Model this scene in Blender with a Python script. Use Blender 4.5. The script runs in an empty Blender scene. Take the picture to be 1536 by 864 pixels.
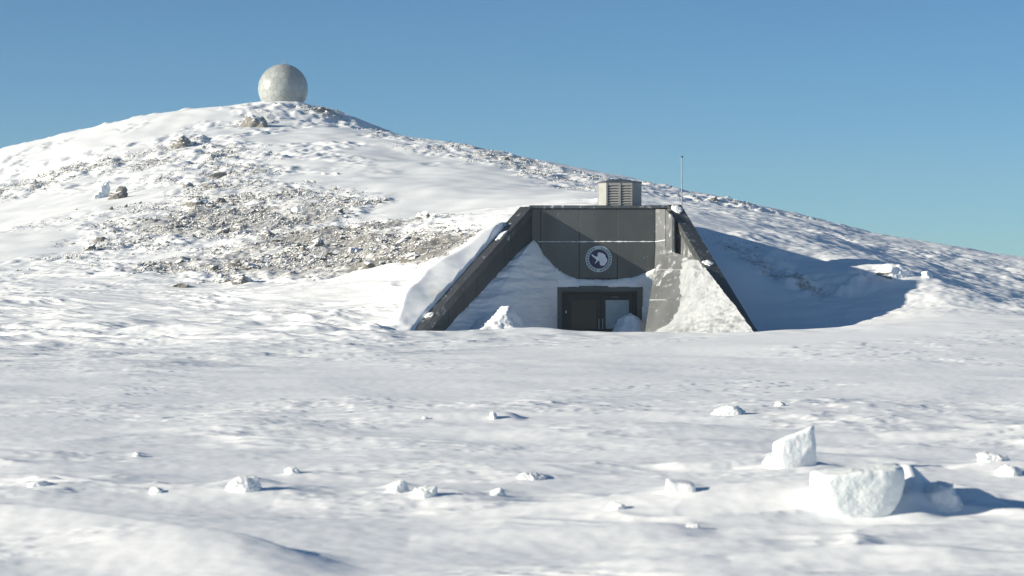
import bpy, bmesh, math, random
import numpy as np
from mathutils import Vector, noise as mnoise

random.seed(7)
RNG = np.random.default_rng(11)
scene = bpy.context.scene
COL = scene.collection

# ------------------------------------------------------------------ camera
FPX = 3464.0                     # focal length in units of a 1536 px wide picture
EYE = 1.6
CX, CY = 768.0, 420.0            # principal column / horizon row
cam = bpy.data.cameras.new('camera')
cam.sensor_width = 36.0
cam.lens = FPX / 1536.0 * 36.0
cam.clip_start = 0.1
cam.clip_end = 12000
cam.dof.use_dof = True
cam.dof.focus_distance = 72.0
cam.dof.aperture_fstop = 4.0
cam_o = bpy.data.objects.new('camera', cam)
COL.objects.link(cam_o)
cam_o.location = (0, 0, EYE)
cam_o.rotation_euler = (math.radians(90) - math.atan((432 - CY) / FPX), 0, 0)
scene.camera = cam_o

# ------------------------------------------------------------------ light
SUN_S = Vector((-0.93, -0.27, 0.28)).normalized()       # towards the sun
elev = math.asin(SUN_S.z)
azim = math.atan2(SUN_S.x, SUN_S.y)                      # clockwise from +Y
world = bpy.data.worlds.new('World')
scene.world = world
world.use_nodes = True
wn = world.node_tree.nodes
wl = world.node_tree.links
bg = wn['Background']
sky = wn.new('ShaderNodeTexSky')
sky.sky_type = 'NISHITA'
sky.sun_disc = False
sky.sun_elevation = elev
sky.sun_rotation = azim
sky.altitude = 2300
sky.air_density = 0.8
sky.dust_density = 0.25
sky.ozone_density = 5.0
tint = wn.new('ShaderNodeMix'); tint.data_type = 'RGBA'; tint.blend_type = 'MULTIPLY'
tint.inputs[0].default_value = 1.0
tint.inputs[7].default_value = (0.88, 1.05, 0.97, 1)          # the photograph's slightly cyan white balance
wl.new(sky.outputs[0], tint.inputs[6])
wl.new(tint.outputs[2], bg.inputs[0])
bg.inputs[1].default_value = 0.066
sun = bpy.data.lights.new('sun', 'SUN')
sun.energy = 5.0
sun.angle = math.radians(0.53)
sun.color = (1.0, 0.925, 0.765)
sun_o = bpy.data.objects.new('sun', sun)
COL.objects.link(sun_o)
sun_o.rotation_euler = (-SUN_S).to_track_quat('-Z', 'Y').to_euler()
sun_o.location = (-60, -20, 60)

scene.view_settings.view_transform = 'Standard'
scene.view_settings.look = 'None'
scene.view_settings.gamma = 1.0
scene.view_settings.use_curve_mapping = False
scene.view_settings.exposure = 0.70
scene.render.engine = 'CYCLES'
scene.cycles.max_bounces = 8
scene.cycles.diffuse_bounces = 6

# ------------------------------------------------------------------ helpers
def W(px, py, d):
    """a point of the place, from a row and column of the photograph and its distance"""
    return ((px - CX) / FPX * d, d, EYE + (CY - py) / FPX * d)

def sstep(a, b, x):
    t = np.clip((x - a) / (b - a), 0, 1)
    return t * t * (3 - 2 * t)

def _hash(ix, iy, seed):
    h = (ix.astype(np.int64) * 374761393 + iy.astype(np.int64) * 668265263 + seed * 1442695041) & 0xFFFFFFFF
    h = ((h ^ (h >> 13)) * 1274126177) & 0xFFFFFFFF
    h = (h ^ (h >> 16)) & 0xFFFFFFFF
    return h

_GA = np.linspace(0, 2 * np.pi, 64, endpoint=False)
_GX, _GY = np.cos(_GA), np.sin(_GA)

def perlin(x, y, seed=0):
    x = np.asarray(x, float); y = np.asarray(y, float)
    xi = np.floor(x); yi = np.floor(y)
    fx = x - xi; fy = y - yi
    ux = fx * fx * fx * (fx * (fx * 6 - 15) + 10)
    uy = fy * fy * fy * (fy * (fy * 6 - 15) + 10)
    def g(dx, dy):
        h = _hash(xi + dx, yi + dy, seed) & 63
        return _GX[h] * (fx - dx) + _GY[h] * (fy - dy)
    a = g(0, 0); b = g(1, 0); c = g(0, 1); d = g(1, 1)
    return 1.5 * ((a + (b - a) * ux) * (1 - uy) + (c + (d - c) * ux) * uy)

def fbm(x, y, octaves, seed, gain=0.5):
    s = 0.0; a = 1.0; f = 1.0
    for k in range(octaves):
        s = s + a * perlin(x * f + 17.3 * k, y * f - 9.1 * k, seed + k)
        a *= gain; f *= 2.03
    return s

def ridged(x, y, octaves, seed, gain=0.5):
    s = 0.0; a = 1.0; f = 1.0
    for k in range(octaves):
        s = s + a * (1 - 2 * np.abs(perlin(x * f + 7.3 * k, y * f - 3.1 * k, seed + k)))
        a *= gain; f *= 2.07
    return s

def tag(o, label=None, cat=None, group=None, kind=None):
    if label: o['label'] = label
    if cat: o['category'] = cat
    if group: o['group'] = group
    if kind: o['kind'] = kind
    return o

def link(name, me, mat=None, parent=None):
    o = bpy.data.objects.new(name, me)
    COL.objects.link(o)
    if mat is not None and not me.materials:
        me.materials.append(mat)
    if parent is not None:
        o.parent = parent
        if parent.type == 'EMPTY' or parent.parent is None:
            pass
        o.matrix_parent_inverse = world_of(parent).inverted()
    return o

def world_of(o):
    m = o.matrix_basis.copy()
    if o.parent is not None:
        m = world_of(o.parent) @ o.matrix_parent_inverse @ m
    return m

def empty(name, loc):
    o = bpy.data.objects.new(name, None)
    COL.objects.link(o)
    o.location = loc
    o.empty_display_size = 0.3
    return o

def mesh_from(name, verts, faces, smooth=False):
    me = bpy.data.meshes.new(name)
    me.from_pydata([tuple(v) for v in verts], [], faces)
    me.update()
    if smooth:
        me.polygons.foreach_set('use_smooth', [True] * len(me.polygons))
    return me

def prism(name, poly, ext, mat, parent=None, bevel=0.0):
    """closed prism: polygon of 3-D points swept along ext"""
    bm = bmesh.new()
    a = [bm.verts.new(p) for p in poly]
    e = Vector(ext)
    b = [bm.verts.new(Vector(p) + e) for p in poly]
    n = len(poly)
    bm.faces.new(a); bm.faces.new(b[::-1])
    for i in range(n):
        bm.faces.new((a[i], b[i], b[(i + 1) % n], a[(i + 1) % n]))
    bmesh.ops.recalc_face_normals(bm, faces=bm.faces)
    if bevel > 0:
        bmesh.ops.bevel(bm, geom=list(bm.edges), offset=bevel, segments=1, affect='EDGES')
    me = bpy.data.meshes.new(name)
    bm.to_mesh(me); bm.free()
    return link(name, me, mat, parent)

def box(name, x0, x1, y0, y1, z0, z1, mat, parent=None, bevel=0.0):
    return prism(name, [(x0, y0, z0), (x1, y0, z0), (x1, y1, z0), (x0, y1, z0)], (0, 0, z1 - z0), mat, parent, bevel)

def tube(name, p0, p1, r0, r1, mat, parent=None, n=10):
    p0 = Vector(p0); p1 = Vector(p1)
    ax = (p1 - p0).normalized()
    u = ax.orthogonal().normalized(); v = ax.cross(u)
    vs = []
    for p, r in ((p0, r0), (p1, r1)):
        for k in range(n):
            t = 2 * math.pi * k / n
            vs.append(p + (u * math.cos(t) + v * math.sin(t)) * r)
    fs = [(k, (k + 1) % n, n + (k + 1) % n, n + k) for k in range(n)]
    fs += [tuple(range(n))[::-1], tuple(range(n, 2 * n))]
    return link(name, mesh_from(name, vs, fs), mat, parent)

# ------------------------------------------------------------------ materials
def new_mat(name):
    m = bpy.data.materials.new(name)
    m.use_nodes = True
    nt = m.node_tree
    return m, nt.nodes, nt.links, nt.nodes['Principled BSDF']

def add_noise(nodes, links, coord, scale, detail=4, rough=0.55, stretch=None):
    n = nodes.new('ShaderNodeTexNoise')
    n.inputs['Scale'].default_value = scale
    n.inputs['Detail'].default_value = detail
    n.inputs['Roughness'].default_value = rough
    if stretch:
        mp = nodes.new('ShaderNodeMapping')
        mp.inputs['Scale'].default_value = stretch
        links.new(coord, mp.inputs['Vector'])
        links.new(mp.outputs[0], n.inputs['Vector'])
    else:
        links.new(coord, n.inputs['Vector'])
    return n

def ramp(nodes, links, src, stops):
    r = nodes.new('ShaderNodeValToRGB')
    els = r.color_ramp.elements
    while len(els) < len(stops):
        els.new(0.5)
    for e, (p, c) in zip(els, stops):
        e.position = p
        e.color = c if len(c) == 4 else (*c, 1)
    links.new(src, r.inputs[0])
    return r

def math_node(nodes, links, op, a, b):
    m = nodes.new('ShaderNodeMath'); m.operation = op
    for i, v in enumerate((a, b)):
        if isinstance(v, (int, float)):
            m.inputs[i].default_value = v
        else:
            links.new(v, m.inputs[i])
    return m.outputs[0]

def mix_col(nodes, links, fac, a, b):
    m = nodes.new('ShaderNodeMix'); m.data_type = 'RGBA'
    for i, v in ((0, fac), (6, a), (7, b)):
        if isinstance(v, (int, float)):
            m.inputs[i].default_value = v
        elif isinstance(v, tuple):
            m.inputs[i].default_value = (*v, 1)
        else:
            links.new(v, m.inputs[i])
    return m.outputs[2]

SNOW = (0.90, 0.905, 0.91)

def snow_ground_mat():
    m, N, L, P = new_mat('snow_and_ground')
    geo = N.new('ShaderNodeNewGeometry').outputs['Position']
    rock = N.new('ShaderNodeAttribute'); rock.attribute_name = 'rock'
    stain = N.new('ShaderNodeAttribute'); stain.attribute_name = 'stain'
    # snow tint
    n1 = add_noise(N, L, geo, 0.9, 5, 0.6, (0.5, 1, 1))
    c1 = ramp(N, L, n1.outputs[0], [(0.3, (0.87, 0.88, 0.89)), (0.7, (0.91, 0.915, 0.92))])
    # exposed ground
    n2 = add_noise(N, L, geo, 4.2, 6, 0.75)
    n3 = add_noise(N, L, geo, 0.35, 3, 0.5)
    rc = ramp(N, L, n2.outputs[0], [(0.3, (0.12, 0.112, 0.10)), (0.5, (0.225, 0.213, 0.195)), (0.7, (0.34, 0.32, 0.29))])
    # patchiness of the exposure
    a = math_node(N, L, 'MULTIPLY', n2.outputs[0], 1.5)
    b = math_node(N, L, 'MULTIPLY', n3.outputs[0], 0.5)
    s = math_node(N, L, 'ADD', a, b)
    s = math_node(N, L, 'ADD', s, rock.outputs['Fac'])
    s = math_node(N, L, 'SUBTRACT', s, 1.80)
    s = math_node(N, L, 'MULTIPLY', s, 3.0)
    cl = N.new('ShaderNodeClamp'); L.new(s, cl.inputs[0])
    col = mix_col(N, L, cl.outputs[0], c1.outputs[0], rc.outputs[0])
    st = mix_col(N, L, stain.outputs['Fac'], col, (0.78, 0.62, 0.40))
    L.new(st, P.inputs['Base Color'])
    P.inputs['Roughness'].default_value = 0.62
    P.inputs['Specular IOR Level'].default_value = 0.25
    # fine relief
    f1 = add_noise(N, L, geo, 9.0, 5, 0.62, (0.45, 1, 1))
    f2 = add_noise(N, L, geo, 1.6, 4, 0.6, (0.22, 1.1, 1))
    h = math_node(N, L, 'MULTIPLY', f2.outputs[0], 2.2)
    h = math_node(N, L, 'ADD', h, f1.outputs[0])
    bp = N.new('ShaderNodeBump')
    bp.inputs['Strength'].default_value = 0.17
    bp.inputs['Distance'].default_value = 0.03
    L.new(h, bp.inputs['Height'])
    L.new(bp.outputs[0], P.inputs['Normal'])
    return m

def snow_mat(name, col=SNOW, sss=0.0, bump=0.03, scale=14.0, rough=0.6):
    m, N, L, P = new_mat(name)
    geo = N.new('ShaderNodeTexCoord').outputs['Object']
    n1 = add_noise(N, L, geo, scale * 0.3, 4, 0.6)
    lo = tuple(c * 0.955 for c in col)
    c1 = ramp(N, L, n1.outputs[0], [(0.3, lo), (0.7, col)])
    L.new(c1.outputs[0], P.inputs['Base Color'])
    P.inputs['Roughness'].default_value = rough
    P.inputs['Specular IOR Level'].default_value = 0.3
    if sss:
        P.inputs['Subsurface Weight'].default_value = sss
        P.inputs['Subsurface Radius'].default_value = (0.6, 0.9, 1.0)
        P.inputs['Subsurface Scale'].default_value = 0.08
    f1 = add_noise(N, L, geo, scale, 5, 0.65)
    bp = N.new('ShaderNodeBump')
    bp.inputs['Strength'].default_value = 0.6
    bp.inputs['Distance'].default_value = bump
    L.new(f1.outputs[0], bp.inputs['Height'])
    L.new(bp.outputs[0], P.inputs['Normal'])
    return m

def rock_mat(name, tint=1.0, snow_at=0.62, snow_noise=0.6):
    m, N, L, P = new_mat(name)
    g = N.new('ShaderNodeNewGeometry')
    n1 = add_noise(N, L, g.outputs['Position'], 3.1, 5, 0.7)
    c1 = ramp(N, L, n1.outputs[0], [(0.28, (0.10 * tint, 0.09 * tint, 0.08 * tint)), (0.5, (0.225 * tint, 0.215 * tint, 0.20 * tint)),
                                    (0.72, (0.36 * tint, 0.335 * tint, 0.295 * tint))])
    sx = N.new('ShaderNodeSeparateXYZ'); L.new(g.outputs['Normal'], sx.inputs[0])
    n2 = add_noise(N, L, g.outputs['Position'], 1.7, 4, 0.6)
    s = math_node(N, L, 'MULTIPLY', n2.outputs[0], snow_noise)
    s = math_node(N, L, 'ADD', s, sx.outputs[2])
    s = math_node(N, L, 'SUBTRACT', s, snow_at + snow_noise * 0.5)
    s = math_node(N, L, 'MULTIPLY', s, 5.0)
    cl = N.new('ShaderNodeClamp'); L.new(s, cl.inputs[0])
    col = mix_col(N, L, cl.outputs[0], c1.outputs[0], SNOW)
    L.new(col, P.inputs['Base Color'])
    P.inputs['Roughness'].default_value = 0.85
    P.inputs['Specular IOR Level'].default_value = 0.2
    return m

def metal_mat(name, base, frost=0.60, rough=0.42, metallic=0.35, frost_amt=0.85, fscale=7.0):
    m, N, L, P = new_mat(name)
    tc = N.new('ShaderNodeNewGeometry').outputs['Position']
    n1 = add_noise(N, L, tc, 1.4, 5, 0.6, (1, 1, 0.35))
    lo = tuple(c * 0.78 for c in base); hi = tuple(min(1, c * 1.22) for c in base)
    c1 = ramp(N, L, n1.outputs[0], [(0.3, lo), (0.7, hi)])
    n2 = add_noise(N, L, tc, fscale, 6, 0.75)
    n3 = add_noise(N, L, tc, 0.8, 2, 0.5)
    f = math_node(N, L, 'MULTIPLY', n3.outputs[0], 0.35)
    f = math_node(N, L, 'ADD', f, n2.outputs[0])
    f = math_node(N, L, 'SUBTRACT', f, frost + 0.175)
    f = math_node(N, L, 'MULTIPLY', f, 9.0)
    cl = N.new('ShaderNodeClamp'); L.new(f, cl.inputs[0])
    fa = math_node(N, L, 'MULTIPLY', cl.outputs[0], frost_amt)
    col = mix_col(N, L, fa, c1.outputs[0], (0.82, 0.84, 0.86))
    L.new(col, P.inputs['Base Color'])
    inv = math_node(N, L, 'SUBTRACT', 1.0, fa)
    L.new(math_node(N, L, 'MULTIPLY', inv, metallic), P.inputs['Metallic'])
    P.inputs['Roughness'].default_value = rough
    n4 = add_noise(N, L, tc, 30, 3, 0.5)
    bp = N.new('ShaderNodeBump'); bp.inputs['Strength'].default_value = 0.15; bp.inputs['Distance'].default_value = 0.01
    L.new(n4.outputs[0], bp.inputs['Height']); L.new(bp.outputs[0], P.inputs['Normal'])
    return m

def plain_mat(name, base, rough=0.5, metallic=0.0, spec=0.5):
    m, N, L, P = new_mat(name)
    tc = N.new('ShaderNodeNewGeometry').outputs['Position']
    n1 = add_noise(N, L, tc, 5, 4, 0.6)
    c1 = ramp(N, L, n1.outputs[0], [(0.3, tuple(c * 0.86 for c in base)), (0.7, tuple(min(1, c * 1.1) for c in base))])
    L.new(c1.outputs[0], P.inputs['Base Color'])
    P.inputs['Roughness'].default_value = rough
    P.inputs['Metallic'].default_value = metallic
    P.inputs['Specular IOR Level'].default_value = spec
    return m

M_GROUND = snow_ground_mat()
M_SNOW = snow_mat('packed_snow')
M_BLOCK = snow_mat('snow_block', (0.87, 0.88, 0.88), sss=0.25, bump=0.02, scale=20)
M_ICE = snow_mat('icy_snow', (0.82, 0.845, 0.84), sss=0.2, bump=0.03, scale=12, rough=0.5)
M_DRIFT = snow_mat('drifted_snow', SNOW, bump=0.05, scale=5)
def thin_snow_mat():
    """wind-packed rime: mottled over metal, greyed in colour so its sunlit face does not clip"""
    m, N, L, P = new_mat('thin_frosted_snow')
    geo = N.new('ShaderNodeNewGeometry').outputs['Position']
    n1 = add_noise(N, L, geo, 2.6, 6, 0.7, (1, 1, 0.6))
    c1 = ramp(N, L, n1.outputs[0], [(0.30, (0.22, 0.235, 0.25)), (0.48, (0.335, 0.35, 0.365)), (0.70, (0.42, 0.435, 0.45))])
    L.new(c1.outputs[0], P.inputs['Base Color'])
    P.inputs['Roughness'].default_value = 0.6
    P.inputs['Specular IOR Level'].default_value = 0.25
    f1 = add_noise(N, L, geo, 5, 6, 0.7)
    bp = N.new('ShaderNodeBump'); bp.inputs['Strength'].default_value = 0.3; bp.inputs['Distance'].default_value = 0.04
    L.new(f1.outputs[0], bp.inputs['Height']); L.new(bp.outputs[0], P.inputs['Normal'])
    return m
M_THIN = thin_snow_mat()
M_ROCK = rock_mat('frosted_rock', 0.8, 0.55, 0.9)
M_SCREE = rock_mat('scree_rock', 0.95, 0.44, 1.5)
M_SNOWROCK = rock_mat('snow_covered_rock', 0.9, -0.45, 1.2)
M_PANEL = metal_mat('dark_panel', (0.084, 0.090, 0.089), frost=0.65)
M_CORE = plain_mat('panel_joint', (0.035, 0.035, 0.035), 0.8)
M_WING = metal_mat('wing_metal', (0.070, 0.078, 0.080), frost=0.69)
M_APRON = metal_mat('apron_metal', (0.140, 0.147, 0.150), frost=0.55, metallic=0.2, frost_amt=0.55, fscale=4.0)
M_COPING = metal_mat('coping_metal', (0.12, 0.125, 0.13), frost=0.58, rough=0.36, metallic=0.6)
M_FRAME = metal_mat('door_frame_metal', (0.075, 0.08, 0.082), frost=0.75)
M_DOOR = plain_mat('door_leaf', (0.008, 0.011, 0.013), 0.5)
M_GLASS = plain_mat('dark_glass', (0.004, 0.007, 0.009), 0.10, 0.0, 0.35)
M_PALE = plain_mat('pale_pane', (0.52, 0.57, 0.58), 0.6)
M_STEEL = plain_mat('steel', (0.45, 0.45, 0.44), 0.35, 0.8)
M_VENT = plain_mat('vent_paint', (0.31, 0.315, 0.305), 0.5)
M_VENTD = plain_mat('vent_dark', (0.12, 0.12, 0.11), 0.6)
M_MAST = plain_mat('mast_metal', (0.30, 0.31, 0.32), 0.45, 0.3)
M_BLACK = plain_mat('black_plastic', (0.02, 0.02, 0.02), 0.5)
M_NAVY = plain_mat('navy_paint', (0.010, 0.010, 0.075), 0.5)
M_WHITE = plain_mat('white_paint', (0.78, 0.80, 0.84), 0.5)
M_RINGC = plain_mat('ring_paint', (0.44, 0.52, 0.54), 0.5)
M_FROST = snow_mat('frost', (0.84, 0.86, 0.88), bump=0.01, scale=30)

# ------------------------------------------------------------------ the building's plan
FY = 62.0                                   # facade plane
K = FY / FPX
def fx(px): return (px - CX) * K
def fz(py): return EYE + (CY - py) * K
LT = Vector((fx(797), FY, fz(309)))         # left wing: top corner and foot of the coping
LF = Vector(W(629, 498, 57.0))
RT = Vector((fx(1003), FY, fz(306)))
RF = Vector(W(1117, 498, 57.0))
XL, XR = fx(797), RT.x
ROOF = fz(308)
BACK = 68.2

def wing_n(x, y):
    """distance outwards from the left wing's line, and how far along it"""
    d = Vector((LT.x - LF.x, LT.y - LF.y)); ln = d.length; d /= ln
    rx, ry = x - LF.x, y - LF.y
    return -rx * d.y + ry * d.x, rx * d.x + ry * d.y, ln

# ------------------------------------------------------------------ terrain
ridge = [(-420, 330, 250), (-250, 292, 250), (-100, 254, 248), (0, 234, 245), (100, 211, 242), (175, 187, 240), (250, 174, 238), (330, 165, 237), (380, 156, 236),
         (425, 153, 235), (465, 156, 233), (490, 167, 230), (520, 184, 226), (600, 204, 219), (700, 223, 213), (800, 241, 206),
         (900, 264, 197), (1000, 284, 187), (1100, 302, 176), (1200, 324, 164), (1300, 356, 153), (1400, 387, 147),
         (1536, 411, 142), (1700, 418, 140), (1900, 421, 140)]
ctrl = [W(*p) for p in ridge]
body = [(-300, 450, 80), (-300, 420, 110), (-300, 380, 160),
        (0, 445, 80), (0, 418, 98), (0, 340, 150), (0, 275, 200),
        (150, 445, 80), (150, 410, 98), (150, 310, 150), (150, 235, 200),
        (300, 445, 80), (300, 400, 100), (300, 310, 140), (300, 225, 195),
        (425, 445, 78), (425, 395, 98), (425, 310, 135), (425, 235, 183), (425, 190, 216),
        (550, 456, 72), (550, 415, 88), (550, 335, 118), (550, 262, 160), (550, 217, 195),
        (650, 436, 74), (650, 350, 98), (650, 285, 140), (650, 240, 183),
        (760, 340, 82), (800, 305, 108), (800, 262, 165),
        (880, 318, 71), (900, 300, 100), (900, 282, 155),
        (1000, 318, 76), (1000, 298, 130),
        (1090, 350, 68.5), (1100, 322, 105),
        (1200, 372, 68), (1200, 352, 95), (1300, 388, 68), (1300, 372, 100),
        (1400, 408, 72), (1400, 395, 105), (1536, 438, 74), (1536, 421, 105), (1750, 440, 80), (1750, 422, 110),
        # the hollow right of the building
        (1080, 402, 63.5), (1200, 425, 64.5), (1290, 440, 63.5), (1345, 396, 65.0), (1300, 484, 59.8), (1220, 478, 60.8), (1150, 492, 60.2), (1420, 428, 66.5), (1536, 452, 66), (1400, 470, 60.5), (1536, 470, 61.5),
        # the foot of the hill, left
        (-200, 482, 62), (0, 477, 62), (150, 472, 62), (300, 470, 62), (430, 470, 62), (520, 470, 62), (585, 454, 65),
        # the crest in front
        (400, 506, 54), (200, 512, 54), (0, 515, 54), (-300, 515, 54), (590, 499, 56), (768, 499, 56), (900, 500, 56), (985, 503, 56), (1130, 497, 56.3), (1300, 487, 57), (1420, 480, 58), (1536, 476, 58), (1800, 476, 58)]
ctrl += [W(*p) for p in body]
for y in (-40, -15, 2, 14, 26, 38, 47):
    for x in (-45, -18, 0, 18, 45):
        if abs(x) > 25 or y < 14 or abs(x) < 20:
            ctrl.append((x, y, 0.0 if y < 40 else 0.06))
for p in ridge[::2]:
    w = W(*p)
    k = 1.0 + 55.0 / w[1]
    ctrl.append((w[0] * k, w[1] + 55, w[2] - 6.5))
    ctrl.append((w[0] * (1 + 150.0 / w[1]), w[1] + 150, max(-2, w[2] - 16)))
CT = np.array(ctrl)
SC = 50.0

def _phi(r2):
    return 0.5 * r2 * np.log(r2 + 1e-9)

def _fit(C, lam=2e-4):
    n = len(C)
    X = C[:, :2] / SC
    d2 = ((X[:, None, :] - X[None, :, :]) ** 2).sum(-1)
    A = np.zeros((n + 3, n + 3))
    A[:n, :n] = _phi(d2) + lam * np.eye(n)
    A[:n, n] = 1; A[:n, n + 1:] = X
    A[n, :n] = 1; A[n + 1:, :n] = X.T
    b = np.zeros(n + 3); b[:n] = C[:, 2]
    return np.linalg.solve(A, b)
TW = _fit(CT)

def tps(x, y):
    X = CT[:, :2] / SC
    n = len(CT)
    out = np.empty(x.size)
    xf = x.ravel() / SC; yf = y.ravel() / SC
    for s in range(0, x.size, 40000):
        a = xf[s:s + 40000]; b = yf[s:s + 40000]
        d2 = (a[:, None] - X[None, :, 0]) ** 2 + (b[:, None] - X[None, :, 1]) ** 2
        out[s:s + 40000] = _phi(d2) @ TW[:n] + TW[n] + TW[n + 1] * a + TW[n + 2] * b
    return out.reshape(x.shape)

def pre_base(x, y):
    z = tps(x, y)
    w = (1 - sstep(95, 190, np.abs(x))) * (1 - sstep(300, 430, y)) * sstep(-45, -15, y)
    return z * w + (1 - w) * np.where(y > 150, -1.5, 0.0)

def ray_hit(px, py, func, y0=10.0, y1=320.0, n=4000):
    ys = y0 * (y1 / y0) ** np.linspace(0, 1, n)
    xs = (px - CX) / FPX * ys
    zr = EYE + (CY - py) / FPX * ys
    h = func(xs, ys)
    below = np.nonzero(zr <= h)[0]
    i = below[0] if len(below) else n - 1
    return xs[i], ys[i], h[i]

def inpoly(x, y, poly):
    ins = np.zeros(x.shape, bool)
    n = len(poly); j = n - 1
    for i in range(n):
        xi, yi = poly[i]; xj, yj = poly[j]
        c = ((yi > y) != (yj > y)) & (x < (xj - xi) * (y - yi) / (yj - yi + 1e-12) + xi)
        ins ^= c
        j = i
    return ins

# exposed-rock areas as soft discs lying on the slope: (column, row, half-width m, half-depth m, turn, strength)
spots_px = [(300, 330, 8, 15, 0, 1.0), (400, 335, 7.5, 14, 0, 1.0), (490, 355, 6.5, 12, 0, 1.05), (560, 375, 5.5, 9, 0, 1.05), (610, 385, 4, 7, 0, 1.2),
            (635, 385, 2.2, 5, 0, 1.2), (240, 365, 6, 11, 0, 0.6), (150, 380, 7, 9, 0, 0.42), (330, 395, 7, 7, 0, 0.95), (430, 402, 6, 6, 0, 1.0), (520, 405, 5, 5, 0, 0.95),
            (310, 235, 5, 12, 0, 0.8), (345, 262, 5, 12, 0, 0.75), (385, 180, 3.2, 6, 0, 0.85), (270, 217, 3, 5, 0, 0.9), (60, 270, 8, 9, 0, 0.8),
            (130, 250, 9, 7, 0, 0.8), (200, 248, 7, 7, 0, 0.75), (20, 292, 6, 8, 0, 0.7), (110, 330, 8, 10, 0, 0.35), (60, 400, 8, 8, 0, 0.3),
            (600, 206, 5, 7, 0, 0.55), (680, 223, 6, 6, 0, 0.7), (745, 236, 5, 9, 0, 0.85), (800, 250, 5, 9, 0, 0.85), (850, 265, 4.5, 10, 0, 0.8), (880, 285, 4, 9, 0, 0.65),
            (560, 196, 4, 6, 0, 0.6), (480, 165, 4, 6, 0, 0.75), (495, 177, 3, 5, 0, 0.5),
            (950, 275, 5, 8, 0, 0.4), (1080, 305, 8, 5, 0, 0.45), (1180, 325, 8, 5, 0, 0.35), (1130, 380, 2.2, 1.2, 0, 0.8), (1195, 400, 2.4, 0.9, 0, 0.95), (1100, 362, 1.6, 0.8, 0, 0.7), (1240, 395, 2.0, 0.8, 0, 0.7)]
spots_px += [(330, 282, 5, 10, 0, 0.8), (385, 292, 5.5, 10, 0, 0.85), (290, 262, 4.5, 10, 0, 0.7), (350, 240, 4, 10, 0, 0.7), (430, 305, 5.5, 9, 0, 0.85), (475, 318, 5, 8, 0, 0.85), (300, 300, 5, 9, 0, 0.8)]
SPOTS = []
for px, py, rx, ry, tr, st in spots_px:
    h = ray_hit(px, py, pre_base)
    SPOTS.append((h[0], h[1], rx, ry, st))

def rock_mask(x, y):
    xw = x + 1.6 * perlin(x / 5.0, y / 7.0, 91); yw = y + 3.0 * perlin(x / 6.0, y / 8.0, 92)
    m = np.zeros(x.shape)
    for cx, cy, rx, ry, st in SPOTS:
        r2 = ((xw - cx) / rx) ** 2 + ((yw - cy) / ry) ** 2
        m = np.maximum(m, st * (1 - sstep(0.35, 1.25, np.sqrt(r2))))
    return m

BX = np.array([-5.0, -3.6, -3.05, -2.86, -2.55, -2.185, -1.5, -0.84, -0.2, 0.5, 1.5])
BZ = np.array([-0.3, 0.12, 0.42, 0.66, 1.35, 1.95, 2.42, 2.88, 3.10, 3.35, 3.4])
BY = np.array([56.0, 56.6, 57.0, 57.3, 58.2, 59.14, 60.0, 60.69, 61.4, 62.3, 63.0])

def smax(a, b, k):
    h = np.clip(0.5 + 0.5 * (a - b) / k, 0, 1)
    return b + (a - b) * h + k * h * (1 - h)

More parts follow.
